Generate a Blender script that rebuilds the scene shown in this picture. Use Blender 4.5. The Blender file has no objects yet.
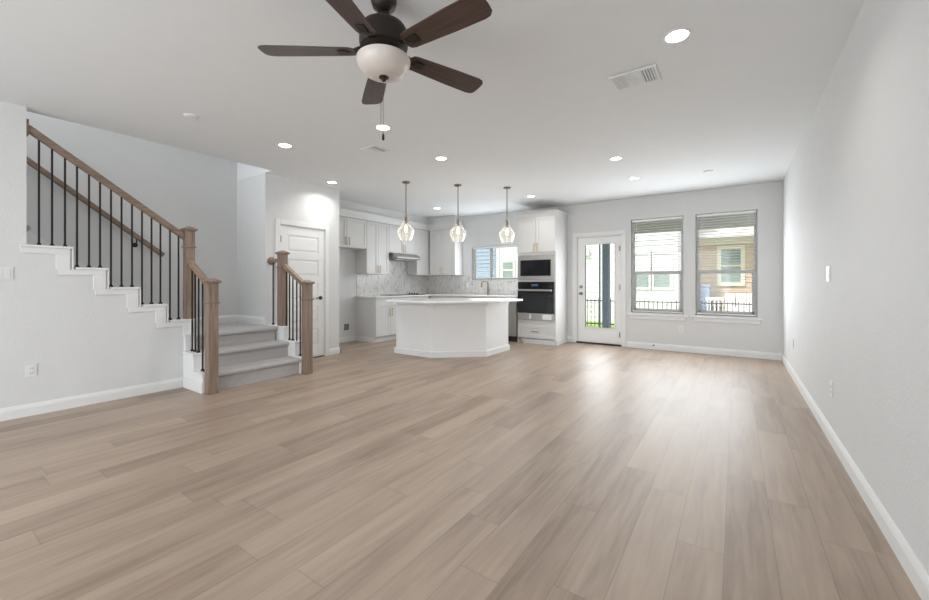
import bpy, bmesh, math, random
from mathutils import Vector, Matrix
random.seed(7)
PI = math.pi
SC = bpy.context.scene
COL = SC.collection

# ------------------------------------------------------------------ camera, world, sun, exposure
cam_d = bpy.data.cameras.new('camera'); cam = bpy.data.objects.new('camera', cam_d); COL.objects.link(cam)
cam_d.sensor_width = 36.0; cam_d.sensor_fit = 'HORIZONTAL'
cam_d.lens = 36.0 * 394.944 / 929.0
cam_d.shift_y = -(300.0 - 282.91) / 929.0
cam_d.clip_start = 0.05; cam_d.clip_end = 300
cam.location = (0, 0, 1.1834); cam.rotation_euler = (PI / 2, 0, 0.6027)
SC.camera = cam

vs = SC.view_settings
vs.view_transform = 'Standard'; vs.look = 'None'; vs.gamma = 1.0; vs.use_curve_mapping = False
vs.exposure = 0.12

W = bpy.data.worlds.new('world'); SC.world = W; W.use_nodes = True
wn = W.node_tree; wn.nodes.clear()
w_out = wn.nodes.new('ShaderNodeOutputWorld'); w_bg = wn.nodes.new('ShaderNodeBackground')
sky = wn.nodes.new('ShaderNodeTexSky'); sky.sky_type = 'HOSEK_WILKIE'
sky.sun_direction = (-0.3, -0.55, 0.78); sky.turbidity = 6.0; sky.ground_albedo = 0.5
mixw = wn.nodes.new('ShaderNodeMixRGB'); mixw.inputs[0].default_value = 0.75
mixw.inputs[2].default_value = (0.93, 0.97, 1.0, 1)
wn.links.new(sky.outputs[0], mixw.inputs[1]); wn.links.new(mixw.outputs[0], w_bg.inputs[0])
w_bg.inputs[1].default_value = 1.9
wn.links.new(w_bg.outputs[0], w_out.inputs[0])

sd = bpy.data.lights.new('sun', 'SUN'); sd.energy = 3.4; sd.angle = math.radians(3); sd.color = (1, .96, .9)
sun = bpy.data.objects.new('sun', sd); COL.objects.link(sun)
sun.rotation_euler = Vector((0.3, 0.55, -0.78)).to_track_quat('-Z', 'Y').to_euler(); sun.location = (-3, -6, 9)

def area(name, loc, direction, sx, sy, energy, color=(1, 1, 1), parent=None, shape='RECTANGLE', spread=PI):
    d = bpy.data.lights.new(name, 'AREA'); d.shape = shape; d.size = sx; d.size_y = sy
    d.energy = energy; d.color = color; d.spread = spread
    o = bpy.data.objects.new(name, d); COL.objects.link(o)
    o.location = loc; o.rotation_euler = Vector(direction).to_track_quat('-Z', 'Y').to_euler()
    if parent is not None:
        o.parent = parent; o.location = Vector(loc) - ORG[parent.name]
    return o
ORG = {}
FRONT_E, KITCH_E, PATIO_E, CAN_E, STAIR_E = 160, 25, 43, 5.2, 50
# daylight at the far windows and patio door, plus two added fill lamps
area('fill_behind_camera', (-2.4, -2.93, 1.35), (0, 1, -0.25), 4.4, 2.3, FRONT_E, (.885, .945, 1))  # added fill lamp at an invented window behind the camera
area('daylight_kitchen_window', (-4.36, 7.68, 1.64), (0, -1, 0), 1.4, .72, KITCH_E, (.86, .935, 1))
area('daylight_patio_windows', (-.68, 7.68, 1.32), (0, -1, 0), 1.8, 1.4, PATIO_E, (.89, .95, 1))
area('daylight_patio_door', (-2.17, 7.66, 1.15), (0, -1, 0), .52, 1.5, PATIO_E * .32, (.89, .95, 1))
area('fill_stairwell', (-5.8, .2, 5.0), (0, 0, -1), .8, 3.0, STAIR_E, (.92, .96, 1))  # added fill lamp brightening the closed stairwell, no window up there

# ------------------------------------------------------------------ materials
def mat(name, col, rough=.5, metal=0.0, var=.03, scale=6.0, bump=0.0, bscale=60.0, spec=.5, stretch=None, emit=None, estr=0):
    m = bpy.data.materials.new(name); m.use_nodes = True
    nt = m.node_tree; b = nt.nodes['Principled BSDF']
    b.inputs['Roughness'].default_value = rough; b.inputs['Metallic'].default_value = metal
    b.inputs['Specular IOR Level'].default_value = spec
    tc = nt.nodes.new('ShaderNodeTexCoord'); mp = nt.nodes.new('ShaderNodeMapping')
    nt.links.new(tc.outputs['Object'], mp.inputs['Vector'])
    if stretch: mp.inputs['Scale'].default_value = stretch
    n = nt.nodes.new('ShaderNodeTexNoise'); n.inputs['Scale'].default_value = scale; n.inputs['Detail'].default_value = 4
    nt.links.new(mp.outputs[0], n.inputs['Vector'])
    r = nt.nodes.new('ShaderNodeMapRange'); r.inputs['From Min'].default_value = .25; r.inputs['From Max'].default_value = .75
    r.inputs['To Min'].default_value = 1 - var; r.inputs['To Max'].default_value = 1 + var
    nt.links.new(n.outputs['Fac'], r.inputs['Value'])
    mx = nt.nodes.new('ShaderNodeMixRGB'); mx.blend_type = 'MULTIPLY'; mx.inputs[0].default_value = 1
    mx.inputs[1].default_value = (*col, 1); nt.links.new(r.outputs[0], mx.inputs[2])
    nt.links.new(mx.outputs[0], b.inputs['Base Color'])
    if bump:
        n2 = nt.nodes.new('ShaderNodeTexNoise'); n2.inputs['Scale'].default_value = bscale; n2.inputs['Detail'].default_value = 3
        nt.links.new(tc.outputs['Object'], n2.inputs['Vector'])
        bp = nt.nodes.new('ShaderNodeBump'); bp.inputs['Strength'].default_value = bump; bp.inputs['Distance'].default_value = .01
        nt.links.new(n2.outputs['Fac'], bp.inputs['Height']); nt.links.new(bp.outputs[0], b.inputs['Normal'])
    if emit:
        b.inputs['Emission Color'].default_value = (*emit, 1); b.inputs['Emission Strength'].default_value = estr
    return m

M = {}
M['wall'] = mat('wall_paint', (.68, .68, .675),   .75, var=.012, bump=.22, bscale=55, spec=.3)
M['ceiling'] = mat('ceiling_paint', (.755, .765, .768), .9, var=.01, bump=.06, bscale=45, spec=.2)
M['trim'] = mat('white_trim_paint', (.76, .76, .75), .4, var=.01)
M['cab'] = mat('cabinet_paint', (.67, .665, .65), .42, var=.01)
M['island'] = mat('island_paint', (.80, .795, .785), .5, var=.01)
M['door'] = mat('door_paint', (.80, .795, .785), .45, var=.01)
M['steel'] = mat('stainless_steel', (.47, .46, .445), .34, .95, var=.05, scale=5, stretch=(1, 1, 60))
M['nickel'] = mat('brushed_nickel', (.25, .235, .215), .35, .9, var=.03)
M['bronze'] = mat('aged_bronze', (.25, .175, .11), .42, .75, var=.05)
M['brass'] = mat('brushed_brass', (.62, .44, .24), .35, .75, var=.04)
M['blackmetal'] = mat('black_iron', (.022, .02, .019), .5, .4, var=.08)
M['darkbronze'] = mat('dark_bronze', (.032, .024, .02), .45, .5, var=.08)
M['blackglass'] = mat('black_oven_glass', (.008, .009, .012), .07, 0, var=.1, spec=.6)
M['blackplastic'] = mat('black_plastic', (.015, .015, .016), .4, var=.05)
M['whiteplastic'] = mat('white_plastic', (.74, .74, .73), .35, var=.01)
M['greybox'] = mat('grey_recess', (.20, .20, .195), .6, var=.1)
M['carpet'] = mat('grey_carpet', (.50, .48, .465), .95, var=.14, scale=110, bump=1.0, bscale=190, spec=.1)
M['bowl'] = mat('frosted_glass_bowl', (.60, .545, .50), .35, var=.05, scale=9, emit=(1, .93, .84), estr=.02)
M['light'] = mat('lit_lens', (1, 1, 1), .4, var=.01, emit=(1, .97, .92), estr=9)
M['bulb'] = mat('lit_bulb', (1, .9, .8), .4, var=.01, emit=(1, .80, .58), estr=3.5)
M['vinyl'] = mat('window_vinyl', (.62, .62, .61), .45, var=.01)
M['blind'] = mat('blind_slats', (.84, .84, .83), .5, var=.02)
M['sidingw'] = mat('white_siding', (.83, .84, .85), .7, var=.02)
M['soffitp'] = mat('patio_soffit', (.52, .52, .50), .8, var=.03)
M['sidingt'] = mat('tan_siding', (.62, .50, .38), .8, var=.06)
M['sidingb'] = mat('blue_siding', (.33, .41, .55), .8, var=.04)
M['roofs'] = mat('pale_shingles', (.60, .56, .52), .9, var=.15, scale=30)
M['creamtrim'] = mat('cream_trim', (.83, .78, .64), .6, var=.02)
M['exglass'] = mat('green_window_glass', (.26, .34, .31), .2, var=.2, scale=2)
M['shade'] = mat('pale_window_shade', (.68, .70, .72), .7, var=.03)
M['lawn'] = mat('lawn_grass', (.30, .42, .12), .95, var=.35, scale=14)
M['concrete'] = mat('concrete', (.72, .70, .66), .9, var=.08, scale=8)
M['post'] = mat('blue_grey_post', (.23, .285, .365), .8, var=.15, scale=20, bump=.4, bscale=40)
M['paper'] = mat('paper_tag', (.85, .85, .83), .7, var=.02)
M['cushion'] = mat('outdoor_cushion', (.85, .83, .80), .9, var=.03)
M['wicker'] = mat('dark_wicker', (.13, .12, .12), .8, var=.3, scale=60)
M['chime'] = mat('clock_display', (.02, .05, .09), .3, var=.02, emit=(.25, .45, .7), estr=.12)

def wood(name, c1, c2, scale, rough=.45):
    m = bpy.data.materials.new(name); m.use_nodes = True
    nt = m.node_tree; b = nt.nodes['Principled BSDF']; b.inputs['Roughness'].default_value = rough
    tc = nt.nodes.new('ShaderNodeTexCoord'); mp = nt.nodes.new('ShaderNodeMapping'); mp.inputs['Scale'].default_value = scale
    nt.links.new(tc.outputs['Object'], mp.inputs[0])
    n = nt.nodes.new('ShaderNodeTexNoise'); n.inputs['Scale'].default_value = 1; n.inputs['Detail'].default_value = 6; n.inputs['Distortion'].default_value = .6
    nt.links.new(mp.outputs[0], n.inputs['Vector'])
    cr = nt.nodes.new('ShaderNodeValToRGB')
    cr.color_ramp.elements[0].position = .3; cr.color_ramp.elements[0].color = (*c1, 1)
    cr.color_ramp.elements[1].position = .7; cr.color_ramp.elements[1].color = (*c2, 1)
    nt.links.new(n.outputs['Fac'], cr.inputs[0]); nt.links.new(cr.outputs[0], b.inputs['Base Color'])
    return m
M['wood'] = wood('stained_oak', (.165, .112, .082), (.30, .215, .165), (45, 45, 3))
M['woodrail'] = wood('stained_oak_rail', (.16, .108, .078), (.285, .20, .15), (45, 5, 45))
M['woodrailx'] = wood('stained_oak_rail_cross', (.20, .135, .095), (.33, .235, .175), (5, 45, 45))
M['blade'] = wood('walnut_blade', (.042, .024, .019), (.082, .051, .041), (3, 55, 55), .36)

def floor_mat():
    m = bpy.data.materials.new('vinyl_plank_floor'); m.use_nodes = True
    nt = m.node_tree; b = nt.nodes['Principled BSDF']; L = nt.links.new
    tc = nt.nodes.new('ShaderNodeTexCoord')
    sep = nt.nodes.new('ShaderNodeSeparateXYZ'); L(tc.outputs['Object'], sep.inputs[0])
    PWID, PLEN = .182, 1.22
    def math_(op, a, bb=None):
        n = nt.nodes.new('ShaderNodeMath'); n.operation = op
        for i, v in enumerate((a, bb)):
            if v is None: continue
            if isinstance(v, (int, float)): n.inputs[i].default_value = v
            else: L(v, n.inputs[i])
        return n.outputs[0]
    u = math_('DIVIDE', math_('ADD', sep.outputs['X'], 30.06), PWID)
    row = math_('FLOOR', u)
    wn_ = nt.nodes.new('ShaderNodeTexWhiteNoise'); wn_.noise_dimensions = '1D'; L(row, wn_.inputs['W'])
    v = math_('ADD', math_('DIVIDE', math_('ADD', sep.outputs['Y'], 30), PLEN), math_('MULTIPLY', wn_.outputs['Value'], 7.31))
    colm = math_('FLOOR', v)
    cmb = nt.nodes.new('ShaderNodeCombineXYZ'); L(row, cmb.inputs[0]); L(colm, cmb.inputs[1])
    wn2 = nt.nodes.new('ShaderNodeTexWhiteNoise'); wn2.noise_dimensions = '2D'; L(cmb.outputs[0], wn2.inputs['Vector'])
    rnd = wn2.outputs['Value']
    # grain
    off = math_('MULTIPLY', rnd, 37.0)
    cg = nt.nodes.new('ShaderNodeCombineXYZ')
    L(math_('ADD', math_('MULTIPLY', sep.outputs['X'], 26), off), cg.inputs[0]); L(math_('MULTIPLY', sep.outputs['Y'], 1.7), cg.inputs[1]); L(off, cg.inputs[2])
    ng = nt.nodes.new('ShaderNodeTexNoise'); ng.inputs['Scale'].default_value = 1; ng.inputs['Detail'].default_value = 7; ng.inputs['Distortion'].default_value = 1.2
    L(cg.outputs[0], ng.inputs['Vector'])
    cg2 = nt.nodes.new('ShaderNodeCombineXYZ')
    L(math_('ADD', math_('MULTIPLY', sep.outputs['X'], 7), off), cg2.inputs[0]); L(math_('MULTIPLY', sep.outputs['Y'], .9), cg2.inputs[1]); L(off, cg2.inputs[2])
    ng2 = nt.nodes.new('ShaderNodeTexNoise'); ng2.inputs['Scale'].default_value = 1; ng2.inputs['Detail'].default_value = 3
    L(cg2.outputs[0], ng2.inputs['Vector'])
    f = math_('ADD', math_('MULTIPLY', ng.outputs['Fac'], .55), math_('ADD', math_('MULTIPLY', ng2.outputs['Fac'], .64), math_('MULTIPLY', rnd, .24)))
    cr = nt.nodes.new('ShaderNodeValToRGB'); e = cr.color_ramp.elements
    e[0].position = .46; e[0].color = (.228, .160, .116, 1)
    e[1].position = .95; e[1].color = (.425, .328, .247, 1)
    e2 = cr.color_ramp.elements.new(.68); e2.color = (.338, .252, .190, 1)
    L(f, cr.inputs[0])
    # seams
    fu = math_('FRACT', u); fv = math_('FRACT', v)
    du = math_('MULTIPLY', math_('MINIMUM', fu, math_('SUBTRACT', 1.0, fu)), PWID)
    dv = math_('MULTIPLY', math_('MINIMUM', fv, math_('SUBTRACT', 1.0, fv)), PLEN)
    d = math_('MINIMUM', du, dv)
    mr = nt.nodes.new('ShaderNodeMapRange'); mr.inputs['From Min'].default_value = .0008; mr.inputs['From Max'].default_value = .0028
    mr.inputs['To Min'].default_value = .70; mr.inputs['To Max'].default_value = 1.0
    L(d, mr.inputs['Value'])
    mx = nt.nodes.new('ShaderNodeMixRGB'); mx.blend_type = 'MULTIPLY'; mx.inputs[0].default_value = 1
    L(cr.outputs[0], mx.inputs[1]); L(mr.outputs[0], mx.inputs[2]); L(mx.outputs[0], b.inputs['Base Color'])
    rr = nt.nodes.new('ShaderNodeMapRange'); rr.inputs['To Min'].default_value = .36; rr.inputs['To Max'].default_value = .50
    L(ng.outputs['Fac'], rr.inputs['Value']); L(rr.outputs[0], b.inputs['Roughness'])
    bp = nt.nodes.new('ShaderNodeBump'); bp.inputs['Strength'].default_value = .12; bp.inputs['Distance'].default_value = .003
    L(math_('ADD', mr.outputs[0], math_('MULTIPLY', ng.outputs['Fac'], .35)), bp.inputs['Height']); L(bp.outputs[0], b.inputs['Normal'])
    b.inputs['Specular IOR Level'].default_value = .68
    return m
M['floor'] = floor_mat()

def tile_mat():
    # marble picket mosaic: upright tiles in a brick bond with random tones
    m = bpy.data.materials.new('marble_mosaic'); m.use_nodes = True
    nt = m.node_tree; b = nt.nodes['Principled BSDF']; L = nt.links.new
    tc = nt.nodes.new('ShaderNodeTexCoord'); sep = nt.nodes.new('ShaderNodeSeparateXYZ'); L(tc.outputs['Object'], sep.inputs[0])
    ad = nt.nodes.new('ShaderNodeMath'); ad.operation = 'ADD'; L(sep.outputs['X'], ad.inputs[0]); L(sep.outputs['Y'], ad.inputs[1])
    cb = nt.nodes.new('ShaderNodeCombineXYZ'); L(sep.outputs['Z'], cb.inputs[0]); L(ad.outputs[0], cb.inputs[1])
    br = nt.nodes.new('ShaderNodeTexBrick'); L(cb.outputs[0], br.inputs['Vector'])
    br.inputs['Scale'].default_value = 1; br.inputs['Brick Width'].default_value = .085; br.inputs['Row Height'].default_value = .034
    br.inputs['Mortar Size'].default_value = .0022; br.inputs['Bias'].default_value = -.15
    br.inputs['Color1'].default_value = (.69, .665, .64, 1); br.inputs['Color2'].default_value = (.30, .275, .265, 1)
    br.inputs['Mortar'].default_value = (.70, .69, .67, 1)
    n = nt.nodes.new('ShaderNodeTexNoise'); n.inputs['Scale'].default_value = 9; n.inputs['Detail'].default_value = 6; n.inputs['Distortion'].default_value = 2
    L(tc.outputs['Object'], n.inputs['Vector'])
    mx = nt.nodes.new('ShaderNodeMixRGB'); mx.inputs[2].default_value = (.72, .70, .675, 1)
    mr = nt.nodes.new('ShaderNodeMapRange'); mr.inputs['From Min'].default_value = .35; mr.inputs['From Max'].default_value = .6
    mr.inputs['To Min'].default_value = .1; mr.inputs['To Max'].default_value = .85
    L(n.outputs['Fac'], mr.inputs['Value']); L(mr.outputs[0], mx.inputs[0]); L(br.outputs['Color'], mx.inputs[1])
    L(mx.outputs[0], b.inputs['Base Color']); b.inputs['Roughness'].default_value = .25
    return m
M['tile'] = tile_mat()

def quartz_mat():
    m = mat('white_quartz', (.80, .795, .785), .18, var=.05, scale=4, spec=.5)
    return m
M['quartz'] = quartz_mat()

def siding(name, base, pitch=.16):
    m = M[base]
    return m

def glass_mat(name, ior=1.25, tint=(1, 1, 1)):
    m = bpy.data.materials.new(name); m.use_nodes = True; nt = m.node_tree; nt.nodes.clear()
    o = nt.nodes.new('ShaderNodeOutputMaterial'); t = nt.nodes.new('ShaderNodeBsdfTransparent'); g = nt.nodes.new('ShaderNodeBsdfGlossy')
    t.inputs[0].default_value = (*tint, 1); g.inputs['Roughness'].default_value = .03
    f = nt.nodes.new('ShaderNodeFresnel'); f.inputs[0].default_value = ior
    mx = nt.nodes.new('ShaderNodeMixShader')
    nt.links.new(f.outputs[0], mx.inputs[0]); nt.links.new(t.outputs[0], mx.inputs[1]); nt.links.new(g.outputs[0], mx.inputs[2]); nt.links.new(mx.outputs[0], o.inputs[0])
    return m
M['glass'] = glass_mat('window_glass', 1.3)
def shade_glass():
    m = bpy.data.materials.new('clear_seeded_glass'); m.use_nodes = True; nt = m.node_tree; nt.nodes.clear()
    o = nt.nodes.new('ShaderNodeOutputMaterial'); t = nt.nodes.new('ShaderNodeBsdfTransparent'); g = nt.nodes.new('ShaderNodeBsdfGlossy'); d = nt.nodes.new('ShaderNodeBsdfTranslucent')
    t.inputs[0].default_value = (.97, .97, .96, 1); g.inputs['Roughness'].default_value = .08; d.inputs[0].default_value = (.9, .9, .88, 1)
    lw = nt.nodes.new('ShaderNodeLayerWeight'); lw.inputs[0].default_value = .35
    n = nt.nodes.new('ShaderNodeTexNoise'); n.inputs['Scale'].default_value = 30; n.inputs['Detail'].default_value = 1
    a = nt.nodes.new('ShaderNodeAddShader'); m1 = nt.nodes.new('ShaderNodeMixShader'); m2 = nt.nodes.new('ShaderNodeMixShader')
    mr = nt.nodes.new('ShaderNodeMapRange'); mr.inputs['To Min'].default_value = .08; mr.inputs['To Max'].default_value = .9
    pw = nt.nodes.new('ShaderNodeMath'); pw.operation = 'POWER'; pw.inputs[1].default_value = 1.6
    nt.links.new(lw.outputs['Facing'], pw.inputs[0]); nt.links.new(pw.outputs[0], mr.inputs['Value'])
    m1.inputs[0].default_value = .55
    nt.links.new(g.outputs[0], m1.inputs[1]); nt.links.new(d.outputs[0], m1.inputs[2])
    nt.links.new(mr.outputs[0], m2.inputs[0]); nt.links.new(t.outputs[0], m2.inputs[1]); nt.links.new(m1.outputs[0], m2.inputs[2])
    nt.links.new(m2.outputs[0], o.inputs[0])
    return m
M['shadeglass'] = shade_glass()

# ------------------------------------------------------------------ mesh helpers
class MB:
    def __init__(s): s.bm = bmesh.new(); s.smooth = False
    def verts(s, pts): return [s.bm.verts.new(p) for p in pts]
    def hexa(s, p):     # p: 8 pts, bottom 4 then top 4
        v = s.verts(p)
        for f in ((0, 3, 2, 1), (4, 5, 6, 7), (0, 1, 5, 4), (1, 2, 6, 5), (2, 3, 7, 6), (3, 0, 4, 7)):
            s.bm.faces.new([v[i] for i in f])
        return s
    def box(s, x0, x1, y0, y1, z0, z1):
        x0, x1 = min(x0, x1), max(x0, x1); y0, y1 = min(y0, y1), max(y0, y1); z0, z1 = min(z0, z1), max(z0, z1)
        return s.hexa([(x0, y0, z0), (x1, y0, z0), (x1, y1, z0), (x0, y1, z0), (x0, y0, z1), (x1, y0, z1), (x1, y1, z1), (x0, y1, z1)])
    def prism(s, pts, axis, a0, a1):
        def P(p, a):
            return {'x': (a, p[0], p[1]), 'y': (p[0], a, p[1]), 'z': (p[0], p[1], a)}[axis]
        b = s.verts([P(p, a0) for p in pts]); t = s.verts([P(p, a1) for p in pts]); n = len(pts)
        s.bm.faces.new(b); s.bm.faces.new(t)
        for i in range(n): s.bm.faces.new([b[i], b[(i + 1) % n], t[(i + 1) % n], t[i]])
        return s
    def beam(s, p0, p1, w, h):      # rectangular bar, h measured upward
        p0, p1 = Vector(p0), Vector(p1); d = (p1 - p0).normalized()
        r = d.cross(Vector((0, 0, 1)));
        if r.length < 1e-4: r = Vector((1, 0, 0))
        r.normalize(); u = r.cross(d).normalized()
        q = []
        for p in (p0, p1):
            q += [p - r * w / 2 - u * h / 2, p + r * w / 2 - u * h / 2, p + r * w / 2 + u * h / 2, p - r * w / 2 + u * h / 2]
        return s.hexa(q)
    def tube(s, pts, r, seg=10, cap=True):
        s.smooth = True
        pts = [Vector(p) for p in pts]; rings = []
        n = len(pts); rs = r if isinstance(r, (list, tuple)) else [r] * n
        prev = None
        for i, p in enumerate(pts):
            d = (pts[min(i + 1, n - 1)] - pts[max(i - 1, 0)]).normalized()
            if prev is None:
                a = d.cross(Vector((0, 0, 1)))
                if a.length < 1e-3: a = Vector((1, 0, 0))
            else:
                a = prev - d * prev.dot(d)
            a.normalize(); prev = a; b = d.cross(a).normalized()
            rings.append(s.verts([p + (a * math.cos(2 * PI * k / seg) + b * math.sin(2 * PI * k / seg)) * rs[i] for k in range(seg)]))
        for i in range(n - 1):
            for k in range(seg):
                s.bm.faces.new([rings[i][k], rings[i][(k + 1) % seg], rings[i + 1][(k + 1) % seg], rings[i + 1][k]])
        if cap:
            s.bm.faces.new(list(reversed(rings[0]))); s.bm.faces.new(rings[-1])
        return s
    def lathe(s, prof, c, seg=24, axis='z', closed=False):
        s.smooth = True
        rings = []
        for (r, z) in prof:
            r = max(r, 1e-4)
            if axis == 'z': rings.append(s.verts([(c[0] + r * math.cos(2 * PI * k / seg), c[1] + r * math.sin(2 * PI * k / seg), c[2] + z) for k in range(seg)]))
            elif axis == 'x': rings.append(s.verts([(c[0] + z, c[1] + r * math.cos(2 * PI * k / seg), c[2] + r * math.sin(2 * PI * k / seg)) for k in range(seg)]))
            else: rings.append(s.verts([(c[0] + r * math.cos(2 * PI * k / seg), c[1] + z, c[2] + r * math.sin(2 * PI * k / seg)) for k in range(seg)]))
        m = len(rings)
        for i in range(m - 1 + (1 if closed else 0)):
            for k in range(seg):
                s.bm.faces.new([rings[i][k], rings[i][(k + 1) % seg], rings[(i + 1) % m][(k + 1) % seg], rings[(i + 1) % m][k]])
        if not closed:
            s.bm.faces.new(list(reversed(rings[0]))); s.bm.faces.new(rings[-1])
        return s
    def obox(s, fr, u0, u1, v0, v1, n0, n1):
        O, U, N = fr; Z = Vector((0, 0, 1))
        q = [O + U * a + N * b + Z * c for c in (v0, v1) for (a, b) in ((u0, n0), (u1, n0), (u1, n1), (u0, n1))]
        return s.hexa(q)
    def build(s, name, m, parent=None, bevel=0.0, seg=2):
        bmesh.ops.recalc_face_normals(s.bm, faces=s.bm.faces[:])
        vs_ = [v.co.copy() for v in s.bm.verts]
        if parent is not None: org = ORG[parent.name]
        else:
            lo = Vector([min(v[i] for v in vs_) for i in range(3)]); hi = Vector([max(v[i] for v in vs_) for i in range(3)])
            org = Vector(((lo.x + hi.x) / 2, (lo.y + hi.y) / 2, lo.z))
        for v in s.bm.verts: v.co -= org
        me = bpy.data.meshes.new(name); s.bm.to_mesh(me); s.bm.free()
        if s.smooth:
            me.polygons.foreach_set('use_smooth', [True] * len(me.polygons)); me.set_sharp_from_angle(angle=math.radians(38))
        o = bpy.data.objects.new(name, me); COL.objects.link(o)
        me.materials.append(M[m] if isinstance(m, str) else m)
        if parent is not None: o.parent = parent
        else: o.location = org
        ORG[o.name] = org
        if bevel:
            b = o.modifiers.new('bevel', 'BEVEL'); b.width = bevel; b.segments = seg; b.limit_method = 'ANGLE'; b.angle_limit = math.radians(40)
        return o
def mb(): return MB()
def tag(o, label, cat, group=None):
    o['label'] = label; o['category'] = cat
    if group: o['group'] = group
    return o
def thing(name, loc, label, cat, group=None):
    o = bpy.data.objects.new(name, None); o.empty_display_size = .1; COL.objects.link(o); o.location = loc
    ORG[o.name] = Vector(loc); return tag(o, label, cat, group)
def struct(o): o['kind'] = 'structure'; return o
def copy_tree(o, parent=None):
    c = o.copy(); COL.objects.link(c)
    if parent is not None: c.parent = parent
    for ch in list(o.children): copy_tree(ch, c)
    return c
def frame(ox, oy, oz, U, N): return (Vector((ox, oy, oz)), Vector(U), Vector(N))

# ------------------------------------------------------------------ room dimensions
XR, YB, XL, H = .585, 7.72, -5.19, 2.743      # right wall, far wall, left wall, ceiling
XN, XP, XS = -6.44, -5.48, -6.28              # kitchen left wall, pantry wall, stair wall
YF = -3.0

# floor and ceiling
struct(mb().box(-6.6, .75, -3.1, 7.87, -.12, 0).build('floor', 'floor'))
struct(mb().prism([(-5.31, -3.1), (.75, -3.1), (.75, 7.87), (-6.6, 7.87), (-6.6, 3.0), (-5.31, 3.0)], 'z', H, H + .3).build('ceiling', 'ceiling'))
struct(mb().box(-6.6, -5.2, -3.1, 3.12, 5.2, 5.35).build('ceiling_stairwell', 'ceiling'))

# walls
struct(mb().box(XR, XR + .14, -3.1, 7.87, 0, H).build('wall_right', 'wall'))
WINS = [(-1.595, -.747, .62, 2.34), (-.568, .275, .62, 2.34)]
DOOR = (-2.62, -1.755, 0, 2.095)
KWIN = (-5.11, -3.62, 1.26, 2.02)
def wall_with_holes(b, holes, x0, x1, y0, y1, z1):
    xs = sorted({x0, x1, *[h[0] for h in holes], *[h[1] for h in holes]})
    for a, c in zip(xs, xs[1:]):
        hs = [h for h in holes if h[0] <= a + 1e-6 and h[1] >= c - 1e-6]
        if not hs: b.box(a, c, y0, y1, 0, z1)
        else:
            h = hs[0]
            if h[2] > 0: b.box(a, c, y0, y1, 0, h[2])
            b.box(a, c, y0, y1, h[3], z1)
    return b
struct(wall_with_holes(mb(), WINS + [DOOR, KWIN], -6.58, XR, YB, YB + .15, H).build('wall_back', 'wall'))
struct(mb().box(XN - .14, XN, 4.262, YB, 0, H).build('wall_kitchen', 'wall'))
PD = (3.215, 3.982, 2.045)
b = mb()
b.box(XP - .12, XP, 3.0, PD[0], 0, H).box(XP - .12, XP, PD[1], 4.262, 0, H).box(XP - .12, XP, PD[0], PD[1], PD[2], H)
b.box(XN - .14, XP - .12, 4.142, 4.262, 0, H)
struct(b.build('wall_pantry', 'wall'))
struct(mb().box(-6.42, XP - .12, 3.0, 3.12, 0, H).box(-6.42, -5.31, 3.0, 3.12, H + .3, 5.2).build('wall_landing', 'wall'))
struct(mb().box(-6.42, XS, -3.1, 3.0, 0, 5.2).build('wall_stair', 'wall'))
# left wall: full height near the camera, stepped knee wall beside the stairs
CAPS = [(.684, .979, 1.525), (.979, 1.236, 1.333), (1.236, 1.494, 1.141), (1.494, 1.739, .953), (1.739, 2.0, .768)]
prof = [(-3.1, 0), (-3.1, H), (.684, H)]
for (y0, y1, z) in CAPS: prof += [(y0, z - .025), (y1, z - .025)]
prof += [(2.0, 0)]
struct(mb().prism(prof, 'x', XL - .12, XL).build('wall_left', 'wall'))
struct(mb().box(-5.31, -5.19, -3.1, .684, H + .3, 5.2).box(-5.31, -5.19, .684, 3.0, H + .3, 5.2).build('wall_upstairs', 'wall'))
FW = (-4.7, -.2, .15, 2.5)
struct(wall_with_holes(mb(), [FW], -6.6, XR + .14, YF - .12, YF, H).build('wall_front', 'wall'))
struct(mb().box(-6.6, -5.2, YF - .12, YF, H, 5.2).build('wall_stairwell_end', 'wall'))
# soffit above kitchen wall cabinets
struct(mb().box(XN, -6.13, 4.263, YB, 2.445, H).box(-6.13, -5.35, 7.39, YB, 2.445, H).build('wall_soffit', 'wall'))
# crown under the soffit
def crown(pts_fn): pass
b = mb()
prof_c = [(0, 2.445), (.012, 2.445), (.02, 2.47), (.045, 2.53), (.055, 2.575), (.055, 2.588), (0, 2.588)]
b.prism([(-6.13 + p[0], p[1]) for p in prof_c], 'y', 4.263, 7.39)
b.prism([(7.39 - p[0], p[1]) for p in prof_c], 'x', -6.13, -5.31)
b.prism([(-5.35 + p[0] * .7, p[1]) for p in prof_c], 'y', 7.345, YB)
struct(b.build('trim_1', 'cab'))

# baseboards
BB = [(0, 0), (.015, 0), (.015, .075), (.011, .09), (.008, .10), (.004, .108), (0, .108)]
def bb_run(name, axis, wall, sgn, a0, a1):
    return struct(mb().prism([(wall + sgn * p[0], p[1]) for p in BB], axis, a0, a1).build(name, 'trim'))
bb_run('baseboard_right', 'y', XR, -1, YF, YB)
struct(mb().prism([(YB - p[0], p[1]) for p in BB], 'x', -1.68, XR).prism([(YB - p[0], p[1]) for p in BB], 'x', -2.80, -2.695).build('baseboard_back', 'trim'))
bb_run('baseboard_left', 'y', XL, 1, YF, 1.89)
struct(mb().prism([(XP + p[0], p[1]) for p in BB], 'y', 4.05, 4.277).prism([(XP + p[0], p[1]) for p in BB], 'y', 3.14, 3.145)
       .prism([(4.262 + p[0], p[1]) for p in BB], 'x', XN, XP + .015).build('baseboard_pantry', 'trim'))
bb_run('baseboard_niche', 'y', XN, 1, 4.277, 5.40)
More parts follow.
